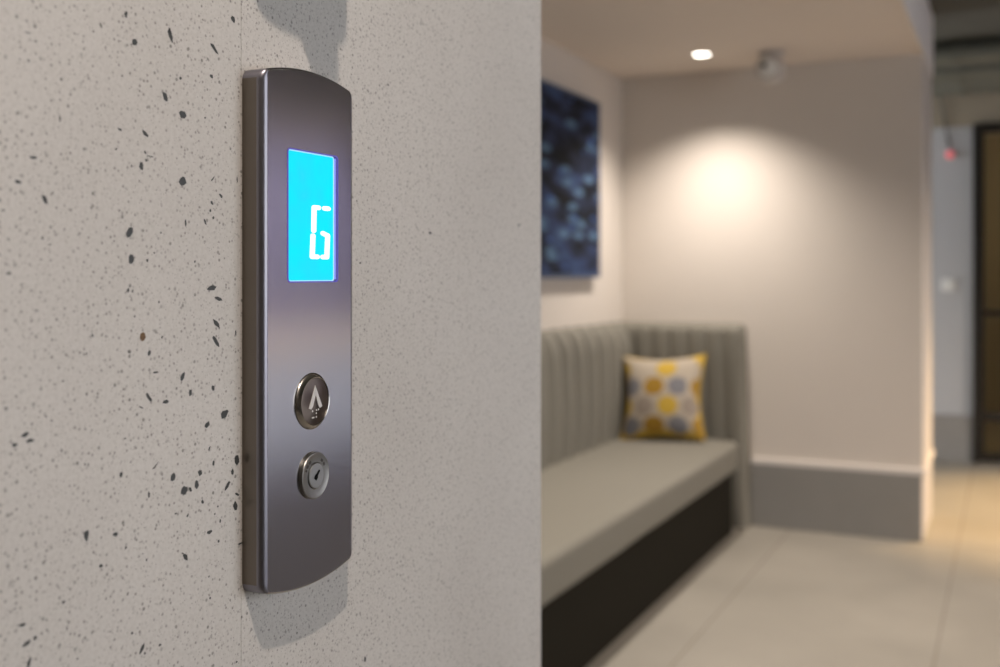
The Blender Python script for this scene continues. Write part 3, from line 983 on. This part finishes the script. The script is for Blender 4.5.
sw = thing('light_switch', 'pale square light switch on the far grey wall beside the door', 'light switch', (-0.40, 8.20, 1.232))
bm = bmesh.new(); box(bm, -0.45, -0.358, 8.188, 8.20, 1.188, 1.276, 0, 0.004, 2)
put('plate', bm, M['switch'], sw)
bm = bmesh.new(); box(bm, -0.428, -0.380, 8.180, 8.189, 1.21, 1.254, 0, 0.003, 2)
put('rocker', bm, M['switch'], sw)

cb = bpy.data.objects
bm = bmesh.new()
tube(bm, [(-0.47, 8.12, ZH), (-0.465, 8.12, 2.60), (-0.445, 8.125, 2.50), (-0.43, 8.13, 2.42), (-0.415, 8.15, 2.32), (-0.405, 8.185, 2.26), (-0.395, 8.19, 2.19)], 0.007, 12)
tag(put('power_cable', bm, M['cable'], None, (-0.43, 8.15, 2.4), smooth=60), 'dark cable hanging from the ducts down to the red beacon', 'cable')

# ducts under the hall ceiling
for i, (y, z, r_, lab) in enumerate(((7.00, 2.62, 0.075, 'thin galvanised duct under the hall ceiling, closest to the alcove end wall'),
                                    (7.42, 2.595, 0.10, 'thick galvanised duct in the middle of the hall ceiling'),
                                    (7.95, 2.61, 0.085, 'galvanised duct under the hall ceiling right by the far wall'))):
    t = thing('ceiling_duct', lab, 'duct', (1.2, y, z), 'ducts under the hall ceiling')
    bm = bmesh.new(); lathe(bm, [(-1.9, r_), (1.9, r_)], (1.2, y, z), 'X', 32)
    put('pipe', bm, M['duct'], t, smooth=40)
    for x in (-0.30, 0.35, 1.3):
        bm = bmesh.new(); lathe(bm, [(-0.02, r_ + 0.001), (-0.02, r_ + 0.010), (0.02, r_ + 0.010), (0.02, r_ + 0.001)], (x, y, z), 'X', 32)
        put('collar', bm, M['duct'], t, smooth=40)
    bm = bmesh.new(); box(bm, 0.0, 0.02, y - 0.012, y + 0.012, z + r_, ZH)
    put('hanger', bm, M['cable'], t)

# ------------------------------------------------------------------ glazed door in the far wall
dr = thing('door_1', 'dark framed glazed door at the right end of the far wall', 'door', (0.36, 8.20, 0))
dr['kind'] = 'structure'
bm = bmesh.new()
X0, X1, ZD = -0.245, 0.95, 2.345
box(bm, X0, X0 + 0.035, 8.13, 8.22, 0, ZD, 0, 0.003, 1)
box(bm, X1 - 0.035, X1, 8.13, 8.22, 0, ZD, 0, 0.003, 1)
box(bm, X0 + 0.03, X1 - 0.03, 8.13, 8.22, ZD - 0.03, ZD, 0, 0.003, 1)
put('door_frame', bm, M['bronze'], dr)
bm = bmesh.new()
a0, a1 = X0 + 0.037, X1 - 0.037
box(bm, a0, a0 + 0.035, 8.15, 8.20, 0.02, ZD - 0.032, 0, 0.002, 1)
box(bm, a1 - 0.035, a1, 8.15, 8.20, 0.02, ZD - 0.032, 0, 0.002, 1)
for z0, z1 in ((0.02, 0.07), (0.29, 0.36), (1.02, 1.055), (ZD - 0.065, ZD - 0.032)):
    box(bm, a0 + 0.03, a1 - 0.03, 8.155, 8.195, z0, z1, 0, 0.002, 1)
lf = put('door_leaf', bm, M['bronze'], dr)
bm = bmesh.new(); box(bm, a0 + 0.025, a1 - 0.025, 8.172, 8.178, 0.05, ZD - 0.08)
put('glass_pane', bm, M['glass'], lf)
bm = bmesh.new(); tube(bm, [(a1 - 0.10, 8.12, 0.9), (a1 - 0.10, 8.10, 0.92), (a1 - 0.10, 8.10, 1.28), (a1 - 0.10, 8.12, 1.30)], 0.012)
put('door_handle', bm, M['steel_bright'], lf, smooth=50)

# openings: the door and the lit room behind it
cut = bmesh.new(); box(cut, X0 + 0.01, X1 - 0.01, 8.0, 8.5, -0.05, ZD - 0.01)
bm = bmesh.new()
box(bm, -3.2, X0, 8.20, 8.30, 0, 3.0); box(bm, X1, 3.3, 8.20, 8.30, 0, 3.0); box(bm, X0, X1, 8.20, 8.30, ZD, 3.0)
cut.free()
me = bpy.data.meshes.new('wall_far'); bm.to_mesh(me); bm.free(); me.materials.append(M['wall_cool'])
wf.data = me
bm = bmesh.new()
box(bm, -0.9, 1.6, 10.4, 10.5, 0, 2.6); box(bm, -1.0, -0.9, 8.3, 10.5, 0, 2.6); box(bm, 1.6, 1.7, 8.3, 10.5, 0, 2.6)
box(bm, -1.0, 1.7, 8.3, 10.5, 2.6, 2.7); box(bm, -1.0, 1.7, 8.3, 10.5, -0.1, 0.0)
struct(put('wall_room', bm, M['amber_wall']))
LAMP_ROOM = bpy.data.lights.new('room_lamp', 'POINT')
LAMP_ROOM.energy = 20; LAMP_ROOM.color = WARM; LAMP_ROOM.shadow_soft_size = 0.04
lo = bpy.data.objects.new('room_lamp', LAMP_ROOM); lo.location = (1.35, 9.3, 2.45); C.objects.link(lo)
